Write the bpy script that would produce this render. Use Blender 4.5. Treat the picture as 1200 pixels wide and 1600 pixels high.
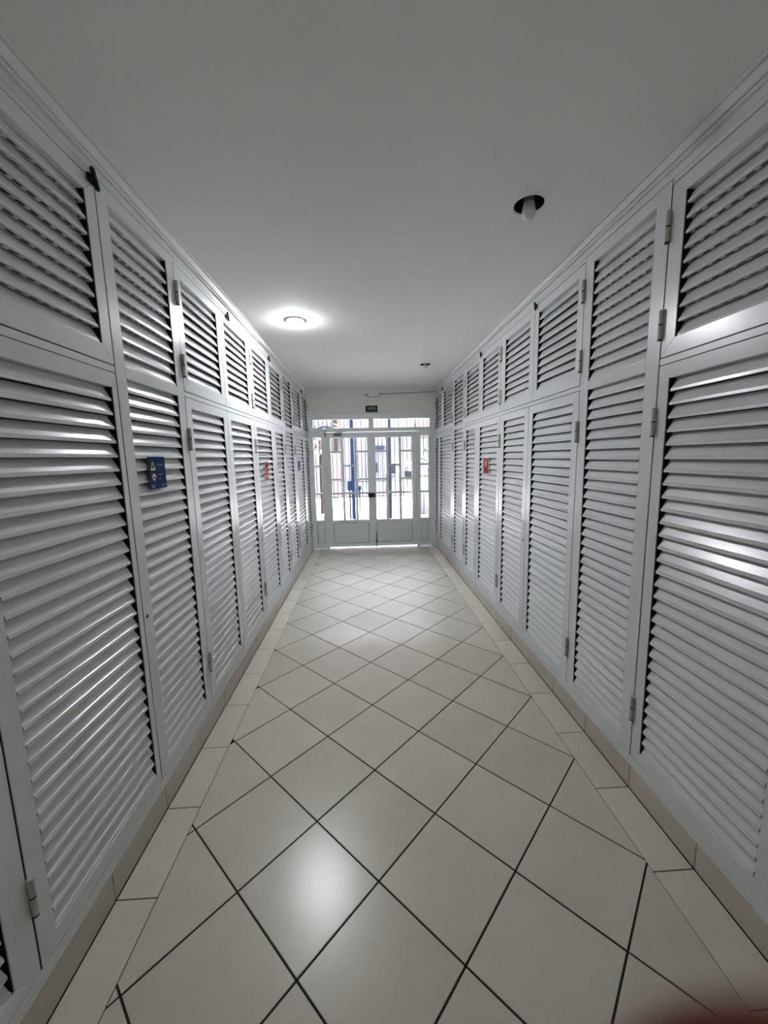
import bpy, bmesh, math, random
from mathutils import Vector, Matrix
random.seed(7)
for o in list(bpy.data.objects): bpy.data.objects.remove(o)
SC = bpy.context.scene
COL = SC.collection
PI = math.pi

# ------------------------------------------------------------------ camera
YAW, PITCH, ROLL, FPX = 0.0447, -0.1417, -0.0217, 604.2
cy_, sy_ = math.cos(YAW), math.sin(YAW); cp_, sp_ = math.cos(PITCH), math.sin(PITCH)
fwd = Vector((sy_*cp_, cy_*cp_, sp_)); rgt = Vector((cy_, -sy_, 0)); up_ = rgt.cross(fwd)
cr_, sr_ = math.cos(ROLL), math.sin(ROLL)
cam_r = rgt*cr_ + up_*sr_; cam_u = up_*cr_ - rgt*sr_
cd = bpy.data.cameras.new('camera'); cam = bpy.data.objects.new('camera', cd); COL.objects.link(cam)
M = Matrix((cam_r, cam_u, -fwd)).transposed().to_4x4(); M.translation = Vector((0, 0, 1.5))
cam.matrix_world = M
cd.sensor_width = 36; cd.lens = FPX*36/1600; cd.clip_start = 0.002; cd.clip_end = 200
cd.dof.use_dof = True; cd.dof.focus_distance = 2.6; cd.dof.aperture_fstop = 8.5
SC.camera = cam

# ------------------------------------------------------------------ world, sun, exposure
w = bpy.data.worlds.new('world'); SC.world = w; w.use_nodes = True
bg = w.node_tree.nodes['Background']; bg.inputs[0].default_value = (0.80, 0.88, 1.0, 1); bg.inputs[1].default_value = 30.0
sd = bpy.data.lights.new('sun', 'SUN'); sun = bpy.data.objects.new('sun', sd); COL.objects.link(sun)
sd.energy = 120.0; sd.angle = 0.01; sd.color = (1, .96, .9)
sun.rotation_euler = Vector((-0.5, 0.10, -1.0)).to_track_quat('-Z', 'Y').to_euler(); sun.location = (0, 0, 12)
vs = SC.view_settings; vs.view_transform = 'Standard'; vs.look = 'None'; vs.exposure = 0.98; vs.gamma = 1.0; vs.use_curve_mapping = False
SC.cycles.max_bounces = 8; SC.cycles.diffuse_bounces = 5; SC.cycles.glossy_bounces = 4; SC.cycles.transmission_bounces = 4; SC.cycles.transparent_max_bounces = 6
LAMP_ON = 1080.0          # strength of the lit bulb in the corridor
LAMP_REAR = 16.0        # strength of the bulb behind the camera

# ------------------------------------------------------------------ materials
def new_mat(name):
    m = bpy.data.materials.new(name); m.use_nodes = True
    return m, m.node_tree.nodes, m.node_tree.links, m.node_tree.nodes['Principled BSDF']
def mat(name, col, rough=.5, metal=0, var=0.0, vscale=8, bump=0, bscale=60, spec=.5, coat=0, emit=None, estr=0, rvar=0):
    m, n, l, b = new_mat(name)
    b.inputs['Base Color'].default_value = (*col, 1); b.inputs['Roughness'].default_value = rough
    b.inputs['Metallic'].default_value = metal; b.inputs['Specular IOR Level'].default_value = spec
    b.inputs['Coat Weight'].default_value = coat; b.inputs['Coat Roughness'].default_value = .12
    if emit: b.inputs['Emission Color'].default_value = (*emit, 1); b.inputs['Emission Strength'].default_value = estr
    if var or bump or rvar:
        tc = n.new('ShaderNodeTexCoord')
    if var or rvar:
        nz = n.new('ShaderNodeTexNoise'); nz.inputs['Scale'].default_value = vscale; nz.inputs['Detail'].default_value = 2
        l.new(tc.outputs['Object'], nz.inputs['Vector'])
    if var:
        mx = n.new('ShaderNodeMix'); mx.data_type = 'RGBA'
        mx.inputs[6].default_value = (*[max(0, c*(1-var)) for c in col], 1); mx.inputs[7].default_value = (*[min(1, c*(1+var)) for c in col], 1)
        l.new(nz.outputs['Fac'], mx.inputs[0]); l.new(mx.outputs[2], b.inputs['Base Color'])
    if rvar:
        mr = n.new('ShaderNodeMapRange'); mr.inputs['To Min'].default_value = rough-rvar; mr.inputs['To Max'].default_value = rough+rvar
        l.new(nz.outputs['Fac'], mr.inputs['Value']); l.new(mr.outputs[0], b.inputs['Roughness'])
    if bump:
        nb = n.new('ShaderNodeTexNoise'); nb.inputs['Scale'].default_value = bscale; nb.inputs['Detail'].default_value = 4
        l.new(tc.outputs['Object'], nb.inputs['Vector'])
        bp = n.new('ShaderNodeBump'); bp.inputs['Strength'].default_value = bump; bp.inputs['Distance'].default_value = .01
        l.new(nb.outputs['Fac'], bp.inputs['Height']); l.new(bp.outputs[0], b.inputs['Normal'])
    return m

def tile_mat(name, col, rough):
    m, n, l, b = new_mat(name)
    tc = n.new('ShaderNodeTexCoord'); oi = n.new('ShaderNodeObjectInfo')
    geo = n.new('ShaderNodeNewGeometry')
    nz = n.new('ShaderNodeTexNoise'); nz.inputs['Scale'].default_value = 5; nz.inputs['Detail'].default_value = 4; nz.inputs['Roughness'].default_value = .65
    l.new(geo.outputs['Position'], nz.inputs['Vector'])
    mx = n.new('ShaderNodeMix'); mx.data_type = 'RGBA'
    mx.inputs[6].default_value = (*[c*.90 for c in col], 1); mx.inputs[7].default_value = (*[min(1, c*1.08) for c in col], 1)
    l.new(nz.outputs['Fac'], mx.inputs[0])
    hv = n.new('ShaderNodeHueSaturation'); mr = n.new('ShaderNodeMapRange'); mr.inputs['To Min'].default_value = .95; mr.inputs['To Max'].default_value = 1.04
    l.new(oi.outputs['Random'], mr.inputs['Value']); l.new(mr.outputs[0], hv.inputs['Value']); l.new(mx.outputs[2], hv.inputs['Color'])
    l.new(hv.outputs[0], b.inputs['Base Color'])
    n2 = n.new('ShaderNodeTexNoise'); n2.inputs['Scale'].default_value = 55; n2.inputs['Detail'].default_value = 2
    l.new(geo.outputs['Position'], n2.inputs['Vector'])
    bp = n.new('ShaderNodeBump'); bp.inputs['Strength'].default_value = .12; bp.inputs['Distance'].default_value = .004
    l.new(n2.outputs['Fac'], bp.inputs['Height']); l.new(bp.outputs[0], b.inputs['Normal'])
    b.inputs['Roughness'].default_value = rough; b.inputs['Specular IOR Level'].default_value = .5
    return m

def glass_mat():
    m, n, l, b = new_mat('pane_glass'); n.remove(b)
    out = n['Material Output']; tr = n.new('ShaderNodeBsdfTransparent'); gl = n.new('ShaderNodeBsdfGlossy'); gl.inputs['Roughness'].default_value = .02
    tr.inputs[0].default_value = (.97, .98, .98, 1)
    fr = n.new('ShaderNodeFresnel'); fr.inputs['IOR'].default_value = 1.45; mx = n.new('ShaderNodeMixShader')
    l.new(fr.outputs[0], mx.inputs[0]); l.new(tr.outputs[0], mx.inputs[1]); l.new(gl.outputs[0], mx.inputs[2]); l.new(mx.outputs[0], out.inputs[0])
    return m

def brick_mat(name, c1, c2, mort, scale, rough=.7):
    m, n, l, b = new_mat(name)
    tc = n.new('ShaderNodeTexCoord'); mp = n.new('ShaderNodeMapping'); mp.inputs['Rotation'].default_value = (PI/2, 0, 0)
    l.new(tc.outputs['Object'], mp.inputs['Vector'])
    br = n.new('ShaderNodeTexBrick'); br.inputs['Color1'].default_value = (*c1, 1); br.inputs['Color2'].default_value = (*c2, 1); br.inputs['Mortar'].default_value = (*mort, 1)
    br.inputs['Scale'].default_value = scale; br.inputs['Mortar Size'].default_value = .03
    l.new(mp.outputs[0], br.inputs['Vector']); l.new(br.outputs['Color'], b.inputs['Base Color']); b.inputs['Roughness'].default_value = rough
    return m

def ribbed_mat(name, col):
    m, n, l, b = new_mat(name)
    b.inputs['Base Color'].default_value = (*col, 1); b.inputs['Roughness'].default_value = .35
    tc = n.new('ShaderNodeTexCoord'); wv = n.new('ShaderNodeTexWave'); wv.bands_direction = 'X'; wv.inputs['Scale'].default_value = 14
    l.new(tc.outputs['Object'], wv.inputs['Vector'])
    bp = n.new('ShaderNodeBump'); bp.inputs['Strength'].default_value = .25; bp.inputs['Distance'].default_value = .004
    l.new(wv.outputs['Fac'], bp.inputs['Height']); l.new(bp.outputs[0], b.inputs['Normal'])
    return m

WHITE = (.72, .745, .745)
MT = dict(
    alu=mat('white_lacquered_aluminium', WHITE, .25, spec=.55),
    frame=mat('white_lacquered_frame', (.72, .745, .745), .27, spec=.55),
    doorw=mat('pale_green_white_paint', (.78, .83, .81), .35, var=.03, vscale=4),
    doorpan=ribbed_mat('pale_ribbed_panel', (.76, .81, .79)),
    ceil=mat('ceiling_paint', (.88, .87, .845), .85, var=.02, vscale=1.5, bump=.03, bscale=20),
    crown=mat('crown_plaster', (.78, .765, .75), .7, var=.03, vscale=6),
    endwall=mat('end_wall_paint', (.80, .80, .765), .8, var=.03, vscale=2),
    wall=mat('wall_paint', (.78, .775, .75), .8, var=.03, vscale=2, bump=.04, bscale=30),
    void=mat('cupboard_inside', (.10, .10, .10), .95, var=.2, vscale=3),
    grout=mat('dark_grout', (.012, .012, .011), .9),
    tile=tile_mat('cream_floor_tile', (.63, .59, .505), .27),
    btile=tile_mat('cream_border_tile', (.63, .585, .495), .33),
    skirt=tile_mat('beige_skirting_tile', (.52, .47, .405), .38),
    hinge=mat('hinge_steel_paint', (.50, .50, .46), .4, metal=.2),
    black=mat('black_plastic', (.006, .006, .006), .5),
    hole=mat('can_black', (.006, .006, .006), .9),
    bulb=mat('opal_bulb', (.72, .72, .71), .3, coat=.3),
    bulbbase=mat('bulb_base', (.24, .21, .21), .5),
    bulb_on=mat('lit_bulb', (1, 1, 1), .3, emit=(.93, .96, 1.0), estr=LAMP_ON),
    bulb_rear=mat('lit_rear_bulb', (1, 1, 1), .3, emit=(1.0, .93, .82), estr=LAMP_REAR),
    ring=mat('lamp_ring_white', (.70, .70, .70), .4),
    blue=mat('sign_blue', (.005, .028, .105), .7, spec=.08),
    yellow=mat('sign_yellow', (.62, .55, .12), .4),
    red=mat('sign_red', (.27, .032, .025), .6, spec=.12),
    signwhite=mat('sign_white', (.72, .70, .68), .4),
    signblue=mat('sign_pale_blue', (.16, .27, .42), .4),
    cream=mat('sign_cream', (.72, .56, .34), .4),
    green=mat('exit_green', (.003, .020, .009), .7, spec=.08),
    paletext=mat('exit_letters', (.55, .62, .52), .4),
    boxw=mat('lamp_box_white', (.88, .88, .87), .35),
    conduit=mat('conduit_grey', (.24, .24, .225), .5),
    steel=mat('closer_steel', (.13, .13, .12), .4, metal=.5),
    glass=glass_mat(),
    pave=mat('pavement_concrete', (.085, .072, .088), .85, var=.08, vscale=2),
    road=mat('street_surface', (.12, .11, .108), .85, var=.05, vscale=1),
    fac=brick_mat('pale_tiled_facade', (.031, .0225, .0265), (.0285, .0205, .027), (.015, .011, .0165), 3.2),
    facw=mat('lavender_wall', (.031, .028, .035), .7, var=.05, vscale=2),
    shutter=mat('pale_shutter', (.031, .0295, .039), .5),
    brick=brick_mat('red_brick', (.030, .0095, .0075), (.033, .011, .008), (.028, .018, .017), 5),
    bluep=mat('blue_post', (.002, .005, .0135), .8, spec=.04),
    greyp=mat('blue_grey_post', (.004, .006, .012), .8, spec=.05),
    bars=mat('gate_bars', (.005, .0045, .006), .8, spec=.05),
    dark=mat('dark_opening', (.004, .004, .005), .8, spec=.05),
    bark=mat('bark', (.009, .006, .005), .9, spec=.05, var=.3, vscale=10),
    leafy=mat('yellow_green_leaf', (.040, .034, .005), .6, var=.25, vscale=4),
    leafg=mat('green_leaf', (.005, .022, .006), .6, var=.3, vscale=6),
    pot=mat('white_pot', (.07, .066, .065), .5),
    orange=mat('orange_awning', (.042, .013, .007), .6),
    skin=mat('skin', (.13, .030, .019), .7, spec=.1, var=.08, vscale=300),
    nail=mat('nail', (.2, .08, .06), .35),
)
MT['skin'].node_tree.nodes['Principled BSDF'].inputs['Subsurface Weight'].default_value = .0

# ------------------------------------------------------------------ helpers
def link(name, me, m, parent=None, loc=(0, 0, 0), rot=(0, 0, 0)):
    o = bpy.data.objects.new(name, me); COL.objects.link(o)
    if m is not None and len(me.materials) == 0: me.materials.append(MT[m] if isinstance(m, str) else m)
    o.location = loc; o.rotation_euler = rot
    if parent: o.parent = parent
    return o
def empty(name, loc, rz=0):
    o = bpy.data.objects.new(name, None); COL.objects.link(o); o.location = loc; o.rotation_euler = (0, 0, rz); o.empty_display_size = .1
    return o
def tag(o, label, cat, group=None, kind=None):
    o['label'] = label; o['category'] = cat
    if group: o['group'] = group
    if kind: o['kind'] = kind
    return o
def from_bm(bm, name='mesh', smooth=False):
    bmesh.ops.recalc_face_normals(bm, faces=bm.faces[:])
    me = bpy.data.meshes.new(name); bm.to_mesh(me); bm.free()
    if smooth:
        for p in me.polygons: p.use_smooth = True
    return me
def bm_box(bm, x0, x1, y0, y1, z0, z1):
    vs_ = [bm.verts.new((x, y, z)) for x in (x0, x1) for y in (y0, y1) for z in (z0, z1)]
    for f in ((0, 1, 3, 2), (4, 6, 7, 5), (0, 4, 5, 1), (2, 3, 7, 6), (0, 2, 6, 4), (1, 5, 7, 3)): bm.faces.new([vs_[i] for i in f])
def box(x0, x1, y0, y1, z0, z1, bev=0):
    bm = bmesh.new(); bm_box(bm, x0, x1, y0, y1, z0, z1)
    if bev: bmesh.ops.bevel(bm, geom=bm.edges[:], offset=bev, segments=1, affect='EDGES')
    return from_bm(bm)
def prism(poly, a0, a1, axis='x', bev=0):
    """poly: 2-D points in the plane perpendicular to axis (x: (y,z), y: (x,z), z: (x,y))"""
    bm = bmesh.new()
    def P(a, q):
        return (a, q[0], q[1]) if axis == 'x' else (q[0], a, q[1]) if axis == 'y' else (q[0], q[1], a)
    A = [bm.verts.new(P(a0, q)) for q in poly]; B = [bm.verts.new(P(a1, q)) for q in poly]; n = len(poly)
    bm.faces.new(A); bm.faces.new(B[::-1])
    for i in range(n): bm.faces.new((A[i], B[i], B[(i+1) % n], A[(i+1) % n]))
    if bev: bmesh.ops.bevel(bm, geom=bm.edges[:], offset=bev, segments=1, affect='EDGES')
    return from_bm(bm)
def lathe(prof, seg=24, axis='z', smooth=True):
    bm = bmesh.new(); rings = []
    for r, h in prof:
        if r < 1e-6: rings.append([bm.verts.new((0, 0, h))])
        else: rings.append([bm.verts.new((r*math.cos(2*PI*k/seg), r*math.sin(2*PI*k/seg), h)) for k in range(seg)])
    for a, b in zip(rings[:-1], rings[1:]):
        for k in range(seg):
            k2 = (k+1) % seg
            if len(a) == 1 and len(b) == 1: continue
            elif len(a) == 1: bm.faces.new((a[0], b[k], b[k2]))
            elif len(b) == 1: bm.faces.new((a[k], a[k2], b[0]))
            else: bm.faces.new((a[k], a[k2], b[k2], b[k]))
    if axis == 'x': bmesh.ops.rotate(bm, verts=bm.verts[:], cent=(0, 0, 0), matrix=Matrix.Rotation(PI/2, 3, 'Y'))
    if axis == 'y': bmesh.ops.rotate(bm, verts=bm.verts[:], cent=(0, 0, 0), matrix=Matrix.Rotation(-PI/2, 3, 'X'))
    return from_bm(bm, smooth=smooth)
def cyl(r, h0, h1, seg=16, axis='z'):
    return lathe([(0, h0), (r, h0), (r, h1), (0, h1)], seg, axis, smooth=False)
def text_mesh(s, size, depth=.0006, align='CENTER'):
    cu = bpy.data.curves.new('txt', 'FONT'); cu.body = s; cu.size = size; cu.extrude = depth; cu.align_x = align; cu.align_y = 'CENTER'
    o = bpy.data.objects.new('txt', cu); COL.objects.link(o)
    bpy.context.view_layer.update()
    me = bpy.data.meshes.new_from_object(o.evaluated_get(bpy.context.evaluated_depsgraph_get()))
    bpy.data.objects.remove(o); me.materials.clear()
    return me

# ------------------------------------------------------------------ dimensions (metres)
XL, XR, BL, BR = -0.905, 1.146, -0.764, 0.994
H, D = 2.558, 6.328
YB = -2.6                 # rear end of the corridor, behind the camera
DEP = .34                 # depth of the cupboards behind the doors
SK = .1085                # top of the tiled skirting
TL_, TS, TA, TX, TY = .3535, .3516, .7805, .0057, 1.1824

# ------------------------------------------------------------------ the setting
# floor: dark grout bed, then every tile a piece of its own
floor = link('floor', box(XL-DEP-.1, XR+DEP+.1, YB-.1, D+.16, -.15, -.0022), 'grout')
tag(floor, 'cream tiled corridor floor laid diagonally with dark joints', 'floor', kind='structure')
def clip(poly, inside, inter):
    out = []
    for i in range(len(poly)):
        a, b = poly[i], poly[(i+1) % len(poly)]
        ia, ib = inside(a), inside(b)
        if ia: out.append(a)
        if ia != ib: out.append(inter(a, b))
    return out
def clip_rect(poly, x0, x1, y0, y1):
    for ax, v, sg in ((0, x0, 1), (0, x1, -1), (1, y0, 1), (1, y1, -1)):
        if not poly: return []
        def inter(a, b, ax=ax, v=v):
            t = (v-a[ax])/(b[ax]-a[ax]); return (a[0]+t*(b[0]-a[0]), a[1]+t*(b[1]-a[1]))
        poly = clip(poly, lambda q, ax=ax, v=v, sg=sg: (q[ax]-v)*sg >= 0, inter)
    return poly
def area(p): return abs(sum(p[i][0]*p[(i+1) % len(p)][1]-p[(i+1) % len(p)][0]*p[i][1] for i in range(len(p))))/2
ca, sa = math.cos(TA), math.sin(TA)
def latt(i, j): return (TX+TS*(i*ca+j*sa), TY+TS*(-i*sa+j*ca))
def tile_prism(poly, ztop, bev=.0012):
    cx = sum(q[0] for q in poly)/len(poly); cyy = sum(q[1] for q in poly)/len(poly)
    return prism([(q[0]-cx, q[1]-cyy) for q in poly], -.006, 0, 'z', bev), (cx, cyy, ztop)
full = None; g = .0032
for i in range(-26, 20):
    for j in range(-20, 26):
        e = g/TS
        poly = [latt(i+e, j+e), latt(i+1-e, j+e), latt(i+1-e, j+1-e), latt(i+e, j+1-e)]
        cp = clip_rect(poly, BL+.0016, BR-.0016, YB, D-.001)
        if len(cp) < 3 or area(cp) < 2e-4: continue
        zt = random.uniform(-.0004, .0004)
        if abs(area(cp)-area(poly)) < 1e-7:
            if full is None: full, loc = tile_prism(poly, zt)
            c = (sum(q[0] for q in poly)/4, sum(q[1] for q in poly)/4, zt)
            link('tile', full, 'tile', floor, c)
        else:
            # drop doubled points left by clipping
            cl = []
            for q in cp:
                if not cl or math.hypot(q[0]-cl[-1][0], q[1]-cl[-1][1]) > 1e-4: cl.append(q)
            if math.hypot(cl[0][0]-cl[-1][0], cl[0][1]-cl[-1][1]) < 1e-4: cl.pop()
            if len(cl) < 3: continue
            me, loc = tile_prism(cl, zt, 0)
            link('tile', me, 'tile', floor, loc)
# border tiles along both walls and the skirting tiles above them
base_l = link('baseboard_left', box(XL-.03, XL-.0085, YB, D, -.002, SK), 'grout')
tag(base_l, 'beige tiled skirting along the foot of the left wall', 'skirting', kind='structure')
base_r = link('baseboard_right', box(XR+.0085, XR+.03, YB, D, -.002, SK), 'grout')
tag(base_r, 'beige tiled skirting along the foot of the right wall', 'skirting', kind='structure')
for (xa, xb, ph, base, xs) in ((XL+.0030, BL-.0016, 1.18, base_l, (XL-.0085, XL)), (BR+.0016, XR-.0030, 1.15, base_r, (XR, XR+.0085))):
    k0 = math.floor((YB-ph)/TL_); shared = None; sshared = None
    for k in range(k0, 40):
        ya, yb = max(YB, ph+k*TL_)+.002, min(D-.001, ph+(k+1)*TL_)-.002
        if yb-ya < .01: continue
        std = abs(yb-ya-(TL_-.004)) < 1e-6
        if std and shared: me, sm = shared, sshared
        else:
            me = box(-(xb-xa)/2, (xb-xa)/2, -(yb-ya)/2, (yb-ya)/2, -.006, 0, .0012)
            sm = box(0, xs[1]-xs[0], -(yb-ya)/2, (yb-ya)/2, .002, SK, .001)
            if std: shared, sshared = me, sm
        link('border_tile', me, 'btile', floor, ((xa+xb)/2, (ya+yb)/2, random.uniform(-.0003, .0003)))
        link('skirting_tile', sm, 'skirt', base, (xs[0], (ya+yb)/2, 0))

# ceiling with three round openings for the recessed lamps
LAMPS = [(-.512, 3.192, .058, True), (.732, 1.797, .062, False), (.731, 4.690, .062, False)]
bm = bmesh.new()
X0, X1 = XL-DEP-.1, XR+DEP+.1
def quad(x0, x1, y0, y1): bm.faces.new([bm.verts.new(q) for q in ((x0, y0, H), (x1, y0, H), (x1, y1, H), (x0, y1, H))])
HS = .2; ycur = YB-.1
for lx, ly, lr, on in sorted(LAMPS, key=lambda t: t[1]):
    quad(X0, X1, ycur, ly-HS); quad(X0, lx-HS, ly-HS, ly+HS); quad(lx+HS, X1, ly-HS, ly+HS)
    S = 48; ci = []; sq = []
    for k in range(S):
        a = 2*PI*k/S; c, s = math.cos(a), math.sin(a); m_ = max(abs(c), abs(s))
        ci.append(bm.verts.new((lx+lr*c, ly+lr*s, H))); sq.append(bm.verts.new((lx+HS*c/m_, ly+HS*s/m_, H)))
    for k in range(S): bm.faces.new((ci[k], ci[(k+1) % S], sq[(k+1) % S], sq[k]))
    ycur = ly+HS
quad(X0, X1, ycur, D+.16)
bmesh.ops.remove_doubles(bm, verts=bm.verts[:], dist=1e-5)
ret = bmesh.ops.extrude_face_region(bm, geom=bm.faces[:])
bmesh.ops.translate(bm, verts=[v for v in ret['geom'] if isinstance(v, bmesh.types.BMVert)], vec=(0, 0, .012))
ceiling = link('ceiling', from_bm(bm), 'ceil'); tag(ceiling, 'plain white painted corridor ceiling', 'ceiling', kind='structure')
slab = link('ceiling', box(X0, X1, YB-.1, D+.16, H+.16, H+.3), 'void'); tag(slab, 'concrete slab above the suspended ceiling', 'ceiling', kind='structure')

# rear and side walls
wb = link('wall_back', box(X0, X1, YB-.1, YB, -.002, H+.16), 'wall'); tag(wb, 'plain wall closing the corridor behind the viewer', 'wall', kind='structure')
DOOR_Y0 = .297
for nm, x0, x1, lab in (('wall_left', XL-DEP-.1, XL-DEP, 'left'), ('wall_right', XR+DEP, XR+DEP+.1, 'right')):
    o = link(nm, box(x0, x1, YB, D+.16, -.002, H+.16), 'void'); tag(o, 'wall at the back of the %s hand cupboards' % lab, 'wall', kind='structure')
for x0, x1, nm in ((XL-DEP, XL, 'left'), (XR, XR+DEP, 'right')):
    xa, xb = (x0, x1) if nm == 'left' else (x0, x1)
    o = link('wall_'+nm, box(xa, xb, YB, DOOR_Y0-.03, SK, H), 'wall'); tag(o, 'plain painted stretch of %s wall behind the viewer' % nm, 'wall', kind='structure')
    # plaster strip above the doors
    t0 = XL-.10 if nm == 'left' else XR
    o = link('wall_'+nm, box(t0, t0+.10, DOOR_Y0-.03, D, 2.516, H), 'wall'); tag(o, 'painted strip of %s wall above the louvred doors' % nm, 'wall', kind='structure')
# end wall round the exit doors (the street front of the building)
for x0, x1, z0, z1, lab in ((-9, XL, -.2, 6.2, 'left of'), (XR, 9, -.2, 6.2, 'right of'), (XL, XR, 2.19, 6.2, 'above')):
    o = link('wall_end', box(x0, x1, D, D+.16, z0, z1), 'endwall'); tag(o, 'white end wall %s the glazed exit doors' % lab, 'wall', kind='structure')

# crown mouldings: stepped plaster profile
def crown(nm, s, xw, y0, y1, lab):
    pr = [(0, 2.510), (.012, 2.510), (.012, 2.518), (.005, 2.519), (.005, 2.5235), (.016, 2.5245), (.020, 2.531), (.026, 2.540), (.028, 2.547), (.022, 2.548), (.022, 2.5515), (.034, 2.5525), (.034, H), (0, H)]
    o = link(nm, prism([(xw+s*a, b) for a, b in pr], y0, y1, 'y'), 'crown'); tag(o, lab, 'moulding', kind='structure')
crown('trim_1', 1, XL, YB, 5.05, 'stepped plaster crown moulding along the left ceiling edge')
crown('trim_2', -1, XR, YB, 5.05, 'stepped plaster crown moulding along the right ceiling edge')
o = link('trim_3', prism([(D-.0, 2.50), (D-.008, 2.50), (D-.02, H-.03), (D-.03, H-.008), (D-.03, H), (D, H)], XL, XR, 'x'), 'wall')
tag(o, 'plain cove moulding above the exit doors', 'moulding', kind='structure')
o = link('trim_4', box(XL, XR, D-.022, D, 2.186, 2.204, .002), 'wall'); tag(o, 'narrow ledge running above the door transoms', 'ledge', kind='structure')

# ------------------------------------------------------------------ louvred doors
SLATS = {}
def slat_mesh(wd, slots):
    key = (round(wd, 3), slots)
    if key in SLATS: return SLATS[key]
    out = [(-.0265, .0492), (-.0195, .0365), (-.0070, .0130), (-.0042, .0112), (-.0030, .0010), (-.0130, .0010)]
    inn = [(-.0130, .0022), (-.0043, .0022), (-.0054, .0106), (-.0081, .0124), (-.0206, .0359), (-.0276, .0486)]
    pr = out+inn; bm = bmesh.new(); h = wd/2
    A = [bm.verts.new((q[0], -h, q[1])) for q in pr]; B = [bm.verts.new((q[0], h, q[1])) for q in pr]; n = len(pr)
    for i in range(n): bm.faces.new((A[i], B[i], B[(i+1) % n], A[(i+1) % n]))
    for i in range(5):
        for V in (A, B): bm.faces.new((V[i], V[i+1], V[n-2-i], V[n-1-i]))
    if slots:                                     # the slotted strip under the nose of the slat
        n_ = int(wd/.045); y = -n_*.045/2
        for k in range(n_+1): bm_box(bm, -.0245, -.0125, max(-h, y+k*.045-.008), min(h, y+k*.045+.008), .0010, .0022)
        bm_box(bm, -.0265, -.0225, -h, h, .0010, .0022)
    me = from_bm(bm); SLATS[key] = me; return me

HINGE = None; HPIN = None
def add_hinge(root, ly, z, zb):
    """hinge of two knuckles at local y, world heights z (middle)"""
    h = link('hinge', lathe([(0, -.054), (.0075, -.054), (.0085, -.052), (.0085, -.003), (.006, -.002), (.006, .002), (.0085, .003), (.0085, .052), (.0075, .054), (0, .054)], 12, smooth=False) if not HM.get('h') else HM['h'], 'hinge', root, (.0075, ly, z-zb))
    HM['h'] = h.data
    p_ = link('pin', HM.setdefault('p', cyl(.0078, -.0022, .0022, 12)), 'black', h, (0, 0, 0))
    p2 = link('pin', HM['p'], 'black', h, (0, 0, -.056))
HM = {}
def add_latch(root, ly, z, zb, big=1.0):
    if 'l' not in HM:
        bm = bmesh.new(); bm_box(bm, -.001, .010, -.016, .016, -.014, .010)
        bmesh.ops.bevel(bm, geom=bm.edges[:], offset=.004, segments=2, affect='EDGES'); HM['l'] = from_bm(bm)
        bm = bmesh.new(); bm_box(bm, .006, .016, -.006, .008, -.026, .028); bmesh.ops.bevel(bm, geom=bm.edges[:], offset=.003, segments=2, affect='EDGES'); HM['t'] = from_bm(bm)
    l_ = link('latch', HM['l'], 'black', root, (.0012, ly, z-zb)); l_.scale = (big, big, big)
    t_ = link('latch_tongue', HM['t'], 'black', l_, (0, .004, 0), (.35, 0, 0))
    l_['label'] = 'small black latch'

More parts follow.
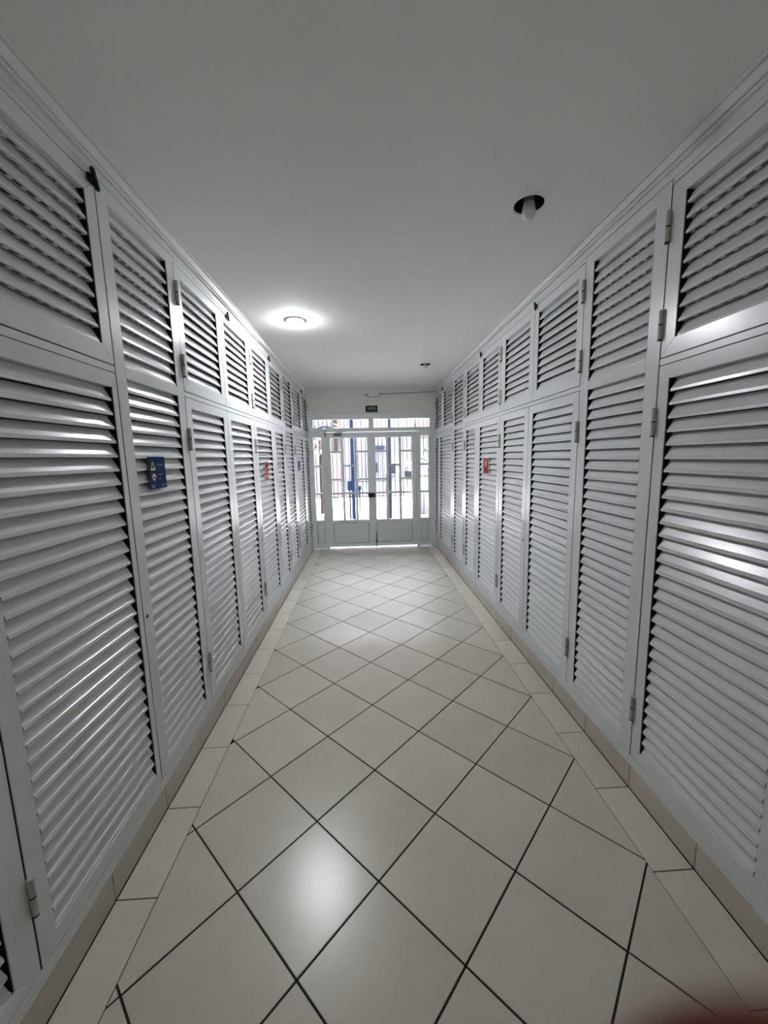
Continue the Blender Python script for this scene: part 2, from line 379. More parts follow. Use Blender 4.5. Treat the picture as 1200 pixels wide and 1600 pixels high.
def louvre_door(name, label, side, y0, y1, z0, z1, oy0, oy1, oz0, oz1, group, slots=False, hinge=None, hz=(), latch=None, key=None, big=1, mid=None, tall=False):
    """y0..y1 outer width, oy0..oy1 louvred opening (world y); side +1 = left wall, -1 = right wall"""
    y0 += .0018; y1 -= .0018; z0 += .0018; z1 -= .0018
    yc = (y0+y1)/2; xw = XL if side > 0 else XR
    root = empty(name, (xw, yc, z0), 0 if side > 0 else PI)
    tag(root, label, 'shutter' if name == 'louvred_door' else 'screen', group)  # hinged doors and fixed tall panels of the louvred cupboards
    L = lambda y: (y-yc)*side
    a0, a1 = sorted((L(y0), L(y1))); b0, b1 = sorted((L(oy0), L(oy1))); h = z1-z0; c0, c1 = oz0-z0, oz1-z0
    DP = -.033
    if not tall:
        polys = [('stile', [(a0, 0), (b0, c0), (b0, c1), (a0, h)]), ('stile', [(a1, 0), (a1, h), (b1, c1), (b1, c0)]),
                 ('rail', [(a0, 0), (a1, 0), (b1, c0), (b0, c0)]), ('rail', [(a0, h), (b0, c1), (b1, c1), (a1, h)])]
    else:
        polys = [('stile', [(a0, 0), (b0, 0), (b0, h), (a0, h)]), ('stile', [(b1, 0), (a1, 0), (a1, h), (b1, h)]),
                 ('rail', [(b0, 0), (b1, 0), (b1, c0), (b0, c0)]), ('rail', [(b0, c1), (b1, c1), (b1, h), (b0, h)]),
                 ('middle_rail', [(b0, mid[0]-z0), (b1, mid[0]-z0), (b1, mid[1]-z0), (b0, mid[1]-z0)])]
    for nm, pl in polys: link(nm, prism(pl, DP, 0, 'x', .0009), 'alu', root)
    spans = [(c0, c1)] if not tall else [(c0, mid[0]-z0), (mid[1]-z0, c1)]
    # black strips added to deepen shade in the door gaps and slat-end notches
    bm = bmesh.new(); e = .0016
    for q in ((a0-e, a0-.0001, 0, h), (a1+.0001, a1+e, 0, h), (a0-e, a1+e, -e, -.0001), (a0-e, a1+e, h+.0001, h+e)): bm_box(bm, -.030, -.0022, q[0], q[1], q[2], q[3])
    link('gap_shade_strip', from_bm(bm), 'black', root)
    for q in ((b0, b0+.0012), (b1-.0012, b1)): link('slat_end_shade', box(-.0325, -.0035, q[0], q[1], c0, c1), 'hole', root)
    me = slat_mesh(b1-b0-.014, False); mes = slat_mesh(b1-b0-.014, True) if slots else me
    for s0, s1 in spans:
        n = max(1, round((s1-s0)/.05)); pt = (s1-s0)/n
        for k in range(n):
            up = slots and z0+s0+k*pt > 1.86
            o = link('slat', mes if up else me, 'alu', root, (random.uniform(-.0006, .0004), (b0+b1)/2, s0+k*pt), (0, random.uniform(-.012, .012), 0))
            o.scale = (1, 1, pt/.05)
    if hinge is not None:
        for z in hz: add_hinge(root, L(hinge), z, z0)
    if latch is not None: add_latch(root, L(latch[0]), latch[1], z0, big)
    if key is not None:
        k_ = link('lock', lathe([(0, .0022), (.006, .0022), (.0085, .001), (.0085, -.001), (0, -.001)], 14, 'x'), 'steel', root, (0, L(key[0]), key[1]-z0))
        link('keyhole', box(.0018, .0027, -.0015, .0015, -.004, .004), 'black', k_)
    return root

ZL0, ZL1, ZU0, ZU1 = .1545, 1.824, 1.851, 2.457
OL0, OL1, OU0, OU1 = .206, 1.770, 1.914, 2.402
HU = (2.318, 1.975); HLo = (1.613, .385)
ORD = {0: 'nearest the viewer', 2: 'first after the near tall panel', 3: 'second after the near tall panel',
       4: 'third after the near tall panel', 5: 'just before the far tall panel', 7: 'just past the far tall panel', 8: 'last before the exit doors', -1: 'cut off by the picture edge'}
def bays(side):
    sd_ = 'left' if side > 0 else 'right'
    g_u, g_l = 'upper louvred doors on the %s wall' % sd_, 'lower louvred doors on the %s wall' % sd_
    lf = side > 0
    e0 = 1.519 if lf else 1.508
    s23 = 2.666 if lf else 2.715
    s45 = 3.975
    s78 = 5.87 if lf else 6.02
    U = {-1: (.30, .898, .36, .83), 0: (.900, e0, .955, 1.465 if lf else 1.443), 2: (2.070, 2.662, 2.130, 2.603), 3: (2.664, 3.278, 2.732, 3.198),
         4: (3.300, 3.872, 3.362, 3.800), 5: (3.874, 4.456, 3.938, 4.388), 7: (5.078, 5.742, 5.145, 5.665), 8: (5.744, 6.322, 5.845, 6.268)}
    Lw = {-1: (.30, .898, .36, .826), 0: (.900, e0, .955, 1.490 if lf else 1.455), 2: (2.070, s23, 2.134, s23-.065), 3: (s23+.002, 3.278, s23+.072, 3.205),
          4: (3.300, s45, 3.362, s45-.095), 5: (s45+.002, 4.456, s45+.075, 4.396), 7: (5.078, s78, 5.19, s78-.095), 8: (s78+.002, 6.322, s78+.07, 6.268)}
    hng = {-1: .30, 0: .900 if lf else e0, 2: 2.070, 3: 3.278, 4: 3.300, 5: 4.456, 7: 5.078, 8: 6.322}
    lat = {0: (1.497, 2.452), 3: (2.79, 2.452), 5: (3.91, 2.452), 8: (5.79, 2.452)} if lf else {2: (2.640, 2.450), 4: (3.845, 2.452), 7: (5.72, 2.452)}
    for k in U:
        a = U[k]
        near = k in (-1, 0)
        louvre_door('louvred_door', 'white louvred upper door on %s wall, %s' % (sd_, ORD[k]), side, a[0], a[1], ZU0, ZU1, a[2], a[3], OU0, OU1, g_u,
                    slots=k in (0,), hinge=hng[k], hz=HU, latch=lat.get(k), big=1.25 if (k == 0 and lf) else 1.1)
        b = Lw[k]
        kk = (2.74, .871) if (k == 3 and not lf) else None
        extra = ''
        if k == 4: extra = ' with red fire sign'
        if k == 7 and lf: extra = ' with small blue sign'
        louvre_door('louvred_door', ('white louvred lower door%s on %s wall' % (extra, sd_)) + ('' if extra else ', '+ORD[k]), side, b[0], b[1], ZL0, ZL1, b[2], b[3], OL0, OL1, g_l,
                    hinge=hng[k], hz=HLo, key=kk)
    louvre_door('louvred_panel', 'full-height white louvred panel on %s wall nearest the viewer%s' % (sd_, ', carrying the blue warning sign' if lf else ''), side, e0+.002, 2.044, ZL0, 2.478, 1.584, 1.996, .204, 2.425,
                'full-height louvred panels', slots=True, mid=(1.817, 1.860), tall=True, key=(1.545, .877) if lf else None)
    louvre_door('louvred_panel', 'full-height white louvred panel on %s wall near the exit doors' % sd_, side, 4.492, 5.052, ZL0, 2.478, 4.565, 4.985, .204, 2.425,
                'full-height louvred panels', mid=(1.817, 1.860), tall=True)
    # fixed frame that carries the doors
    xw = XL if lf else XR
    fr = empty('cupboard_frame', (xw, 3.3, SK), 0 if lf else PI)
    tag(fr, 'white aluminium frame holding the louvred doors of the %s wall' % sd_, 'frame')
    Lf = lambda y: (y-3.3)*side
    def member(nm, y0, y1, z0, z1, d0=-.040, d1=-.0015):
        q = sorted((Lf(y0), Lf(y1))); link(nm, box(d0, d1, q[0], q[1], z0-SK, z1-SK, .0008), 'frame', fr)
    member('sill_rail', .27, D, SK+.0005, .1535, d1=.0)
    member('head_rail', .27, D, 2.4795, 2.5095, d1=.0)
    for y0, y1 in ((.27, .2985), (2.0445, 2.0695), (3.2785, 3.2995), (4.4565, 4.4915), (5.0525, 5.0775), (6.3225, D)):
        member('post', y0, y1, .154, 2.479)
    for y0, y1 in ((.299, e0+.001), (2.070, 3.278), (3.300, 4.456), (5.078, 6.322)):
        member('middle_rail', y0, y1, 1.8255, 1.8495)
        member('head_strip', y0, y1, 2.459, 2.479, d1=-.0008)
bays(1); bays(-1)

# ------------------------------------------------------------------ exit doors at the far end
YF = D                     # face of the door set
def fbox(nm, x0, x1, z0, z1, m, parent, y0=.0, y1=.05, bev=.0012): return link(nm, box(x0, x1, YF+y0, YF+y1, z0, z1, bev), m, parent)
def pane(parent, x0, x1, z0, z1): return link('pane', box(x0, x1, YF+.028, YF+.033, z0, z1), 'glass', parent)
frame = link('trim_5', box(XL, -.875, YF-.006, YF+.06, 0, 2.186, .001), 'doorw'); tag(frame, 'pale green-white door frame round exit doors and sidelights', 'door frame', kind='structure')
for nm, a in (('jamb', (1.070, XR, 0, 2.186)), ('mullion', (-.668, -.626, 0, 1.90)), ('mullion', (.832, .872, 0, 1.90)), ('head', (-.8745, 1.0695, 2.125, 2.186)),
              ('transom_bar', (-.8745, 1.0695, 1.905, 1.948)), ('transom_mullion', (.080, .126, 1.9485, 2.1245))):
    fbox(nm, a[0], a[1], a[2], a[3], 'doorw', frame, -.006, .06)
def frame_ring(parent, x0, x1, z0, z1, ox0, ox1, oz0, oz1, y0=.004, y1=.045):
    fbox('stile', x0, ox0, z0, z1, 'doorw', parent, y0, y1); fbox('stile', ox1, x1, z0, z1, 'doorw', parent, y0, y1)
    fbox('rail', ox0, ox1, z0, oz0, 'doorw', parent, y0, y1); fbox('rail', ox0, ox1, oz1, z1, 'doorw', parent, y0, y1)
# transom lights
for n_, (x0, x1, ox0, ox1, lab) in enumerate(((-.8735, .079, -.822, .066, 'left'), (.127, 1.0685, .140, 1.048, 'right'))):
    wn = empty('window_%d' % (n_+1), (0, 0, 0)); tag(wn, '%s transom light above the exit doors' % lab, 'window', kind='structure')
    frame_ring(wn, x0, x1, 1.949, 2.124, ox0, ox1, 1.966, 2.104); pane(wn, ox0-.004, ox1+.004, 1.962, 2.108)
# sidelights
for n_, (x0, x1, ox0, ox1, lab) in enumerate(((-.874, -.669, -.826, -.702, 'left'), (.873, 1.069, .900, 1.026, 'right'))):
    wn = empty('window_%d' % (n_+3), (0, 0, 0)); tag(wn, 'narrow sidelight at %s of the exit doors' % lab, 'window', kind='structure')
    fbox('stile', x0, ox0, .012, 1.904, 'doorw', wn, .004, .045); fbox('stile', ox1, x1, .012, 1.904, 'doorw', wn, .004, .045)
    for z0, z1 in ((.012, .085), (.436, .484), (1.826, 1.904)): fbox('rail', ox0, ox1, z0, z1, 'doorw', wn, .004, .045)
    for z0 in (1.369, .922): fbox('glazing_bar', ox0, ox1, z0-.016, z0+.016, 'doorw', wn, .010, .040)
    for z0, z1 in ((.484, .906), (.938, 1.353), (1.385, 1.826)): pane(wn, ox0-.003, ox1+.003, z0-.003, z1+.003)
    fbox('panel', ox0+.006, ox1-.006, .091, .430, 'doorpan', wn, .014, .03)
    fbox('panel_recess', ox0, ox1, .085, .436, 'black', wn, .0305, .034, 0)
# the two leaves
def leaf(n_, x0, x1, ox0, ox1, lab, kind):
    d = empty('door_%d' % n_, (0, 0, 0)); tag(d, lab, 'door', kind='structure')
    fbox('stile', x0, ox0, .032, 1.899, 'doorw', d, .0, .044); fbox('stile', ox1, x1, .032, 1.899, 'doorw', d, .0, .044)
    for z0, z1 in ((.032, .086), (.432, .477), (1.814, 1.899)): fbox('rail', ox0, ox1, z0, z1, 'doorw', d, .0, .044)
    cw = (ox1-ox0-.076)/3; xs = [ox0, ox0+cw+.038, ox0+2*cw+.076]
    for x in (ox0+cw, ox0+2*cw+.038): fbox('glazing_bar', x, x+.038, .477, 1.814, 'doorw', d, .008, .038)
    for c in range(3):
        cuts = (1.592, 1.146) if c != 1 else (1.369, .922)
        for z in cuts: fbox('glazing_bar', xs[c], xs[c]+cw, z-.016, z+.016, 'doorw', d, .010, .037)
        zz = [.477] + sorted(cuts) + [1.814]
        for k in range(3):
            pane(d, xs[c]-.003, xs[c]+cw+.003, zz[k]+(.013 if k else -.003), zz[k+1]+(.003 if k == 2 else -.013))
    fbox('panel', ox0+.007, ox1-.007, .093, .425, 'doorpan', d, .012, .03)
    fbox('panel_recess', ox0, ox1, .086, .432, 'black', d, .0305, .034, 0)
    return d
dl = leaf(1, -.624, .098, -.556, .033, 'left leaf of the glazed exit doors, with closer arm', 'l')
dr = leaf(2, .101, .830, .165, .757, 'right leaf of the glazed exit doors, with floor bolt', 'r')
link('cover_strip', box(.080, .1005, YF-.008, YF-.0005, .034, 1.897, .001), 'doorw', dl)
lk = link('lock_case', box(.028, .145, YF-.045, YF-.001, .850, .922, .012), 'black', dl, (0, 0, 0)); lk['label'] = 'black lock case across the meeting stiles'
link('lock_knob', lathe([(0, 0), (.014, 0), (.016, .01), (.010, .018), (0, .02)], 16, 'y'), 'black', lk, (.112, YF-.064, .886))
# closer
cl = link('door_closer', box(-.50, -.36, YF-.050, YF-.0005, 1.842, 1.880, .008), 'steel', dl)
link('closer_arm', prism([(-.48, 1.884), (-.30, 1.908), (-.30, 1.918), (-.48, 1.894)], YF-.046, YF-.034, 'y', .001), 'steel', cl)
link('closer_arm', prism([(-.66, 1.872), (-.50, 1.888), (-.50, 1.896), (-.66, 1.880)], YF-.030, YF-.020, 'y', .001), 'steel', cl)
hp = link('hinge', cyl(.008, 1.83, 1.93, 10), 'black', dl, (-.632, YF-.010, 0))
link('floor_bolt', cyl(.007, .018, .26, 10), 'steel', dr, (.148, YF-.010, 0))
link('bolt_bracket', box(.132, .164, YF-.016, YF-.0002, .10, .125, .001), 'steel', dr)
link('pull_handle', box(.122, .134, YF-.030, YF-.0005, 1.02, 1.10, .003), 'doorw', dr)

# ------------------------------------------------------------------ exit sign, emergency light
def sign_root(name, loc, rot, label, cat='sign', group=None):
    o = bpy.data.objects.new(name, None); COL.objects.link(o); o.location = loc; o.rotation_euler = rot
    return tag(o, label, cat, group)
# sign local frame: x right, y up, z towards the viewer
def card(root, nm, w_, h_, m, z0=-.002, z1=0, bev=.0004): return link(nm, box(-w_/2, w_/2, -h_/2, h_/2, z0, z1, bev), m, root)
ex = sign_root('exit_sign', (.120, D-.004, 2.2575), (PI/2, 0, 0), 'dark green exit sign with pale lettering above the doors')
card(ex, 'plate', .190, .104, 'green', -.003, 0)
tm = text_mesh('SAÍDA', .062)
t_ = link('lettering', tm, 'paletext', ex, (.004, .008, .0006)); t_.scale = (.86, 1, 1)
link('line', box(-.045, .075, -.038, -.033, 0, .001), 'paletext', ex)
link('pictogram', box(-.080, -.062, -.040, -.026, 0, .001), 'conduit', ex)
em = empty('emergency_light', (.163, D, 2.47)); tag(em, 'small white emergency light box above the exit sign', 'light fixture')
link('housing', box(-.092, .092, -.052, -.001, -.026, .028, .006), 'boxw', em)
link('shadow_gap_plate', box(-.099, .099, -.0009, -.0001, -.033, .036), 'conduit', em)  # dark plate added as a shadow line round the housing
link('diffuser', box(-.084, .084, -.057, -.0515, -.020, .012, .002), 'boxw', em)
link('cable_gland', cyl(.012, .093, .120, 12, 'x'), 'conduit', em, (0, -.02, .012))
link('cable_stub', cyl(.007, -.150, -.093, 10, 'x'), 'conduit', em, (0, -.014, 0))
cn = link('conduit', prism([(.2835, 2.478), (XR-.004, 2.505), (XR-.004, 2.514), (.2835, 2.487)], D-.026, D-.017, 'y'), 'conduit'); tag(cn, 'thin grey conduit running from light box to right wall', 'conduit')

# ------------------------------------------------------------------ signs on the louvres
def wall_sign(name, side, yc, zc, w_, h_, label, d=.0025):
    x = XL+d if side > 0 else XR-d
    return sign_root(name, (x, yc, zc), (PI/2, 0, PI/2 if side > 0 else -PI/2), label)
def tri(w_, h_): return [(-w_/2, -h_/2), (w_/2, -h_/2), (0, h_/2)]
bs = wall_sign('warning_sign', 1, 1.732, 1.4535, .134, .136, 'blue warning sign on the near tall louvred panel')
card(bs, 'plate', .134, .136, 'blue')
for i in range(2): pass
link('triangle_border', prism(tri(.040, .040), 0, .0006, 'z'), 'yellow', bs, (-.034, .031, 0))
link('flame_mark', prism([(-.007, -.011), (.007, -.011), (.008, -.003), (.002, .009), (-.004, .004), (-.008, -.003)], .0006, .0011, 'z'), 'black', bs, (-.034, .029, 0))
link('prohibition_ring', lathe([(.0145, 0), (.0180, 0), (.0180, .0007), (.0145, .0007), (.0145, 0)], 28, smooth=False), 'red', bs, (-.032, -.018, 0))
link('prohibition_disc', cyl(.0145, 0, .0005, 28), 'signwhite', bs, (-.032, -.018, 0))
link('match_mark', box(-.011, .011, -.0025, .0025, .0005, .0010), 'black', bs, (-.032, -.022, 0))
link('prohibition_bar', box(-.0150, .0150, -.0017, .0017, .0010, .0014), 'red', bs, (-.032, -.018, 0), (0, 0, -.78))
for s, x, y, sz, nm in (('Inflamável', -.003, .034, .0125, 'lettering'), ('Proibido', -.003, -.008, .0125, 'lettering'), ('fumar', -.003, -.025, .0125, 'lettering')):
    link(nm, text_mesh(s, sz, .0004, 'LEFT'), 'signblue', bs, (x, y, .0004))
for x0, x1, y in ((-.058, -.026, -.053), (-.058, -.034, -.060), (.022, .058, -.054)):
    link('small_print', box(x0, x1, y-.0016, y+.0016, 0, .0005), 'signblue', bs)
def fire_sign(side, yc, zc, w_, h_, label):
    r = wall_sign('fire_sign', side, yc, zc, w_, h_, label)
    card(r, 'border', w_, h_, 'signwhite'); link('plate', box(-w_/2+.010, w_/2-.010, -h_/2+.008, h_/2-.008, 0, .0006), 'red', r)
    # extinguisher pictogram: body, neck and hose
    b = link('pictogram', prism([(.021*math.cos(a)*(.9), .032*math.sin(a)) for a in [2*PI*k/20 for k in range(20)]], .0006, .0011, 'z'), 'cream', r, (-.004, .024, 0))
    link('pictogram_mark', box(-.003, .003, -.016, .018, .0011, .0015), 'dark', b)
    for y, ww in ((-.032, .045), (-.050, .030)): link('print_line', box(-ww, ww, y-.004, y+.004, .0006, .0010), 'orange', r)
    return r
fs = fire_sign(-1, 3.655, 1.394, .172, .163, 'red fire equipment sign on a right wall louvred door')
# the left one hangs bent to the slats: a strip in two tilted leaves
fl = wall_sign('fire_sign', 1, 3.578, 1.398, .14, .16, 'faded red fire sign bent over the left wall slats')
bm = bmesh.new()
zs = [(.082, .001), (.060, .007), (.034, -.002), (.010, .006), (-.016, -.002), (-.040, .006), (-.062, -.001), (-.080, .003)]
for (ya, za), (yb_, zb_) in zip(zs[:-1], zs[1:]):
    pr = [bm.verts.new(q) for q in ((-.060, ya, za), (.060, ya, za), (.060, yb_, zb_), (-.060, yb_, zb_))]; bm.faces.new(pr)
bmesh.ops.remove_doubles(bm, verts=bm.verts[:], dist=1e-5)
ret = bmesh.ops.extrude_face_region(bm, geom=bm.faces[:]); bmesh.ops.translate(bm, verts=[v for v in ret['geom'] if isinstance(v, bmesh.types.BMVert)], vec=(0, 0, .001))
MT['redfade'] = mat('sign_red_faded', (.38, .085, .08), .6, spec=.15, var=.35, vscale=30)
link('plate', from_bm(bm), 'redfade', fl, (0, 0, .004))
link('pictogram', box(-.030, -.004, .030, .058, .010, .0115), 'red', fl); link('pictogram', box(.010, .030, .026, .048, .010, .0115), 'red', fl)
link('print_line', box(-.035, .040, -.052, -.040, .0105, .0115), 'cream', fl)
b2 = wall_sign('warning_sign', 1, 5.353, 1.402, .19, .112, 'small blue warning sign on the far left louvred door')
card(b2, 'plate', .17, .115, 'blue'); link('mark', box(-.050, -.015, .008, .040, 0, .0008), 'signblue', b2); link('mark', box(-.050, -.015, -.038, -.008, 0, .0008), 'signwhite', b2)

# ------------------------------------------------------------------ recessed ceiling lamps
def lamp(lx, ly, lr, on, label, ring=True, bulb_m='bulb', tip=.074):
    t = empty('ceiling_lamp', (lx, ly, H)); tag(t, label, 'lamp')
    link('can', lathe([(lr-.0004, 0), (lr-.0004, .013), (lr-.0004, .12), (0, .12), (0, .124), (lr+.004, .124), (lr+.004, .0125), (lr-.0002, .0122), (lr-.0002, 0), (lr-.0004, 0)], 40, smooth=False), 'hole' if not on else 'ring', t)
    k = tip/.074
    lift = .050 if on else .016
    b = link('bulb', lathe([(0, -.074), (.010, -.0735), (.019, -.070), (.0255, -.063), (.0285, -.053), (.0285, -.044), (.0265, -.034), (.0245, -.024), (.0225, -.012), (.0225, -.010), (0, -.010)], 28), bulb_m, t, (0, 0, lift))
    link('bulb_base', lathe([(0, -.0098), (.0222, -.0098), (.0205, .012), (.014, .030), (.0135, .062), (0, .062)], 24), 'bulbbase' if not on else 'ring', t, (0, 0, lift))
    link('socket', lathe([(0, .0622+lift), (.018, .0622+lift), (.019, .1195), (0, .1195)], 20), 'hole', t)
    if on:
        link('ring', lathe([(lr-.002, -.002), (lr+.004, -.006), (lr+.014, -.005), (lr+.017, -.0003), (lr-.002, -.0003), (lr-.002, -.002)], 48), 'ring', t)
    elif ring:
        # what is left of the trim ring: a thin open arc
        bm = bmesh.new(); S = 26
        for q in range(S):
            a0, a1 = math.radians(75+q*5.2), math.radians(75+(q+1)*5.2)
            v = [bm.verts.new(((lr+r_)*math.cos(a), (lr+r_)*math.sin(a), z)) for a in (a0, a1) for r_, z in ((.001, -.0004), (.0045, -.0035), (.006, -.0004))]
            bm.faces.new((v[0], v[1], v[4], v[3])); bm.faces.new((v[1], v[2], v[5], v[4])); bm.faces.new((v[2], v[0], v[3], v[5]))
        bmesh.ops.remove_doubles(bm, verts=bm.verts[:], dist=1e-6)
        link('ring', from_bm(bm), 'ring', t)
    return t
lamp(*LAMPS[0], 'lit recessed ceiling lamp near the left wall', bulb_m='bulb_on')
lamp(*LAMPS[1], 'unlit bare bulb in a black ceiling hole nearest the viewer')
lamp(*LAMPS[2], 'unlit bare bulb in a black ceiling hole near the exit doors', ring=False)
# a bulb hung on the ceiling behind the viewer lights the near end
t = empty('ceiling_lamp', (.30, -1.15, H)); tag(t, 'lit surface lamp on the ceiling behind the viewer', 'lamp')
link('bulb', lathe([(0, -.15), (.03, -.14), (.045, -.115), (.045, -.09), (.03, -.06), (.015, -.045), (0, -.045)], 24), 'bulb_rear', t)
link('holder', lathe([(0, -.0448), (.02, -.0448), (.022, -.01), (.05, -.0008), (0, -.0008)], 24), 'ring', t)

# ------------------------------------------------------------------ outside, through the glass
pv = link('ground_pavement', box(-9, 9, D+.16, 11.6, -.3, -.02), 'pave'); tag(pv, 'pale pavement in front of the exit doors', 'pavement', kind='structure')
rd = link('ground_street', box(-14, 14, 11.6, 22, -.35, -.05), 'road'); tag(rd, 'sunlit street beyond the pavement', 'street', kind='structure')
# gate with thin upright bars
gt = empty('street_gate', (0, 8.3, -.02)); tag(gt, 'thin-barred metal gate in front of the street', 'gate')
bmesh_bar = box(-.0065, .0065, -.005, .005, 0, 2.5)
for k in range(46): link('bar', bmesh_bar, 'bars', gt, (-1.75+k*.088, 0, 0))
for z in (.06, .76, 2.42): link('rail', box(-1.79, 2.27, -.0115, -.0055, z-.014, z+.014), 'bars', gt)
def post(name, x, y, w_, m, label, h=3.0):
    o = empty(name, (x, y, -.02)); tag(o, label, 'post')
    link('shaft', box(-w_/2, w_/2, -w_/2, w_/2, 0.01, h, .004), m, o); link('foot', box(-w_*.8, w_*.8, -w_*.8, w_*.8, 0, .0095), m, o); link('cap', box(-w_*.6, w_*.6, -w_*.6, w_*.6, h+.0005, h+.02, .003), m, o); return o
post('gate_post', -.265, 8.0, .072, 'bluep', 'bright blue gate post seen through the left leaf')
post('gate_post', .50, 8.0, .058, 'greyp', 'blue-grey gate post seen through the right leaf')
post('gate_post', .415, 8.02, .022, 'brick', 'thin reddish gate pole beside the blue-grey post', 1.15)
def mbox(name, x0, x1, z0, z1, y, label):
    o = empty(name, ((x0+x1)/2, y, z0)); tag(o, label, 'box'); w_, h_ = x1-x0, z1-z0
    link('case', box(-w_/2, w_/2, 0, .09, 0, h_, .004), 'bluep', o); link('lid', box(-w_/2+.01, w_/2-.01, -.006, -.0005, .01, h_-.01, .002), 'bluep', o)
    link('stand', box(-.012, .012, .03, .054, -z0-.02, -.0005), 'bluep', o)
mbox('post_box', -.385, -.304, .83, 1.02, 7.97, 'blue box mounted left of the blue gate post')
mbox('post_box', -.170, -.105, .83, .92, 7.97, 'smaller blue box mounted right of the blue gate post')
# opposite building
fb = empty('street_building', (0, 15.2, -.05)); tag(fb, 'pale tiled building on the far side of the street', 'building')
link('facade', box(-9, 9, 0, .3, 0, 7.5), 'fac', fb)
for x0, x1, z0, z1, m in ((-.40, .12, .62, 1.75, 'shutter'), (.30, .86, .62, 1.75, 'shutter')):
    f = link('shutter', box(x0, x1, -.06, -.001, z0, z1, .01), m, fb)
    nb = 4
    for q in range(1, nb): link('shutter_rib', box(x0+(x1-x0)*q/nb-.006, x0+(x1-x0)*q/nb+.006, -.075, -.0605, z0+.02, z1-.02), 'greyp', f)
for x0, x1, z0, z1 in ((.33, .47, .93, 1.33), (.97, 1.16, .88, 1.20)):
    f = link('window', box(x0, x1, -.09, -.001 if x0 > .9 else -.0765, z0, z1), 'dark', fb); link('window_ledge', box(x0-.02, x1+.02, -.12, -.0905, z0-.03, z0, .004), 'facw', f)
link('brick_pillar', box(-1.28, -1.06, -.25, -.001, .05, 1.78, .006), 'brick', fb)
link('dark_pillar', box(-1.20, -1.03, -.20, -.001, 1.80, 5.0, .006), 'bark', fb)
link('plinth', box(-1.55, 1.5, -.10, -.0955, .05, .60), 'facw', fb)
link('orange_band', box(-1.12, -.75, -.08, -.001, 2.35, 3.9, .006), 'orange', fb)
link('sign_band', box(-3.2, -1.35, -.08, -.001, 2.35, 2.75, .006), 'bluep', fb)
link('sign_board', box(.2, 1.9, -.08, -.001, 2.5, 3.0, .006), 'facw', fb)
link('sign_board', box(2.0, 3.2, -.08, -.001, 2.3, 2.9, .006), 'brick', fb)
link('wall_shelf', box(.33, .74, -.35, -.001, 1.86, 1.98, .01), 'greyp', fb)
# kiosk with orange awning, right
ks = empty('street_kiosk', (1.62, 13.6, -.05)); tag(ks, 'dark street kiosk under an orange awning', 'kiosk')
link('counter', box(-.22, .22, 0, .4, .75, 1.02, .01), 'dark', ks); link('base', box(-.20, .20, .02, .38, 0, .749, .01), 'pot', ks)
link('awning', prism([(-.02, 1.20), (.45, 1.36), (.45, 1.39), (-.02, 1.23)], -.28, .28, 'x'), 'orange', ks)
for x in (-.21, .21): link('upright', cyl(.012, 1.0205, 1.22, 8), 'bars', ks, (x, .05, 0))
# tree at the left
tr = empty('street_tree', (-1.06, 9.3, -.02)); tag(tr, 'young street tree with yellow-green leaves left of the doors', 'tree')
link('trunk', lathe([(0, 0), (.060, 0), (.045, .25), (.040, .8), (.032, 1.5), (.02, 2.3), (0, 2.31)], 14), 'bark', tr)
bm = bmesh.new()
for q in range(170):
    c = Vector((random.gauss(-.05, .20), random.gauss(0, .2), random.uniform(1.55, 2.7))); sz = random.uniform(.05, .10)
    a = Vector((random.uniform(-1, 1), random.uniform(-1, 1), random.uniform(-.6, .6))).normalized(); b_ = a.cross(Vector((random.uniform(-1, 1), random.uniform(-1, 1), 1))).normalized()
    bm.faces.new([bm.verts.new(c+a*sz), bm.verts.new(c+b_*sz*.45), bm.verts.new(c-a*sz), bm.verts.new(c-b_*sz*.45)])
fo = link('foliage', from_bm(bm), 'leafy', tr); fo['kind'] = 'stuff'
lw = link('planter_wall', box(-1.25, -.80, 7.55, 7.75, -.02, .39, .01), 'pot'); tag(lw, 'low white wall at the foot of the left sidelight', 'low wall')
# palm and broad-leaved plant at the right
def frond_mesh(length, width, droop, n=7):
    bm = bmesh.new(); prev = None
    for k in range(n+1):
        t_ = k/n; x = length*t_; z = length*(.75*t_-droop*t_*t_); wd = width*math.sin(PI*min(.98, .12+.86*t_))
        c = bm.verts.new((x, 0, z)); l_ = bm.verts.new((x, wd, z-.25*wd)); r_ = bm.verts.new((x, -wd, z-.25*wd))
        if prev: bm.faces.new((prev[0], c, l_, prev[1])); bm.faces.new((prev[2], r_, c, prev[0]))
        prev = (c, l_, r_)
    return from_bm(bm)
pl = empty('potted_palm', (1.24, 7.55, -.02)); tag(pl, 'tall green palm behind the right sidelight', 'plant')
link('pot', lathe([(0, 0), (.10, 0), (.13, .22), (.12, .24), (.11, .22), (0, .21)], 18), 'pot', pl)
link('stem', lathe([(0, .211), (.03, .211), (.025, .8), (.015, 1.5), (0, 1.51)], 10), 'bark', pl)
fm = frond_mesh(.48, .030, .95); f2 = frond_mesh(.40, .026, .6)
for q in range(22):
    link('frond', fm if q % 2 else f2, 'leafg', pl, (0, 0, 1.15+.02*q), (random.uniform(-.2, .2), random.uniform(-.5, .3), q*2.4))
pb = empty('leafy_plant', (1.17, 7.15, -.02)); tag(pb, 'low broad-leaved green plant at the foot of the right sidelight', 'plant')
link('pot', lathe([(0, 0), (.07, 0), (.09, .16), (.08, .17), (.07, .155), (0, .15)], 18), 'pot', pb)
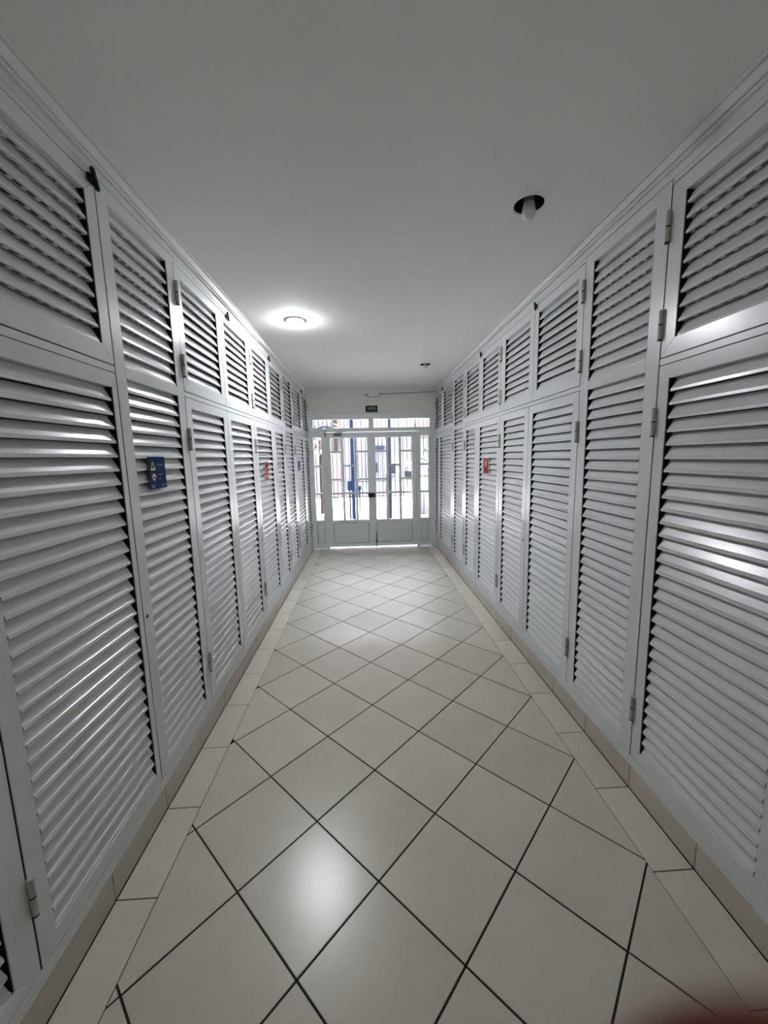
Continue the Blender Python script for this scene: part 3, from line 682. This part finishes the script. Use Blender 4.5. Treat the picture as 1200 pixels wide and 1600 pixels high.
fm = frond_mesh(.20, .045, .9)
for q in range(12): link('leaf', fm, 'leafg', pb, (0, 0, .16+.014*q), (random.uniform(-.2, .2), random.uniform(-.7, .1), q*2.4))
wb_ = empty('street_bin', (1.53, 10.1, -.02)); tag(wb_, 'white bin with red lid behind the right sidelight', 'bin')
link('body', lathe([(0, .0), (.14, 0), (.17, 1.0), (0, 1.0)], 20), 'pot', wb_); link('lid', lathe([(0, 1.001), (.18, 1.001), (.18, 1.05), (.10, 1.12), (0, 1.13)], 20), 'red', wb_)

# ------------------------------------------------------------------ fingertip of the person holding the phone
def finger():
    R = .0078; dist = .021
    b = (cam_r*(512/FPX) - cam_u*(750/FPX) + fwd).normalized()
    n = (cam_r*.42 - cam_u*.91); n = (n - b*n.dot(b)).normalized()
    a = math.asin(R/dist)
    c = Vector((0, 0, 1.5)) + dist*(math.cos(a)*b + math.sin(a)*n)
    ax = (n*.85 + cam_r*.5 - fwd*.15).normalized()          # from tip towards the knuckle
    prof = []
    for k in range(9):
        t_ = k/8*PI/2; prof.append((R*math.sin(t_), -R*math.cos(t_)))
    prof += [(R*1.02, .006), (R*1.06, .014), (R*1.12, .021), (R*1.06, .027), (R*1.08, .035), (R*1.17, .044), (R*1.12, .052), (R*1.1, .060), (0, .061)]
    o = link('finger', lathe(prof, 28), 'skin', None, c); o.rotation_mode = 'QUATERNION'; o.rotation_quaternion = ax.to_track_quat('Z', 'Y')
    tag(o, 'blurred reddish fingertip of the photographer at the lower right edge', 'finger')
    bm = bmesh.new(); rows = []
    for i in range(6):
        z = -.004 + .011*i/5; rr = (R*1.035 if z > 0 else math.sqrt(max(0, (R*1.03)**2-z*z)))
        rows.append([bm.verts.new((rr*math.cos(th), rr*math.sin(th), z)) for th in [(-.75+1.5*j/6) for j in range(7)]])
    for i in range(5):
        for j in range(6): bm.faces.new((rows[i][j], rows[i][j+1], rows[i+1][j+1], rows[i+1][j]))
    link('fingernail', from_bm(bm, smooth=True), 'nail', o)
finger()
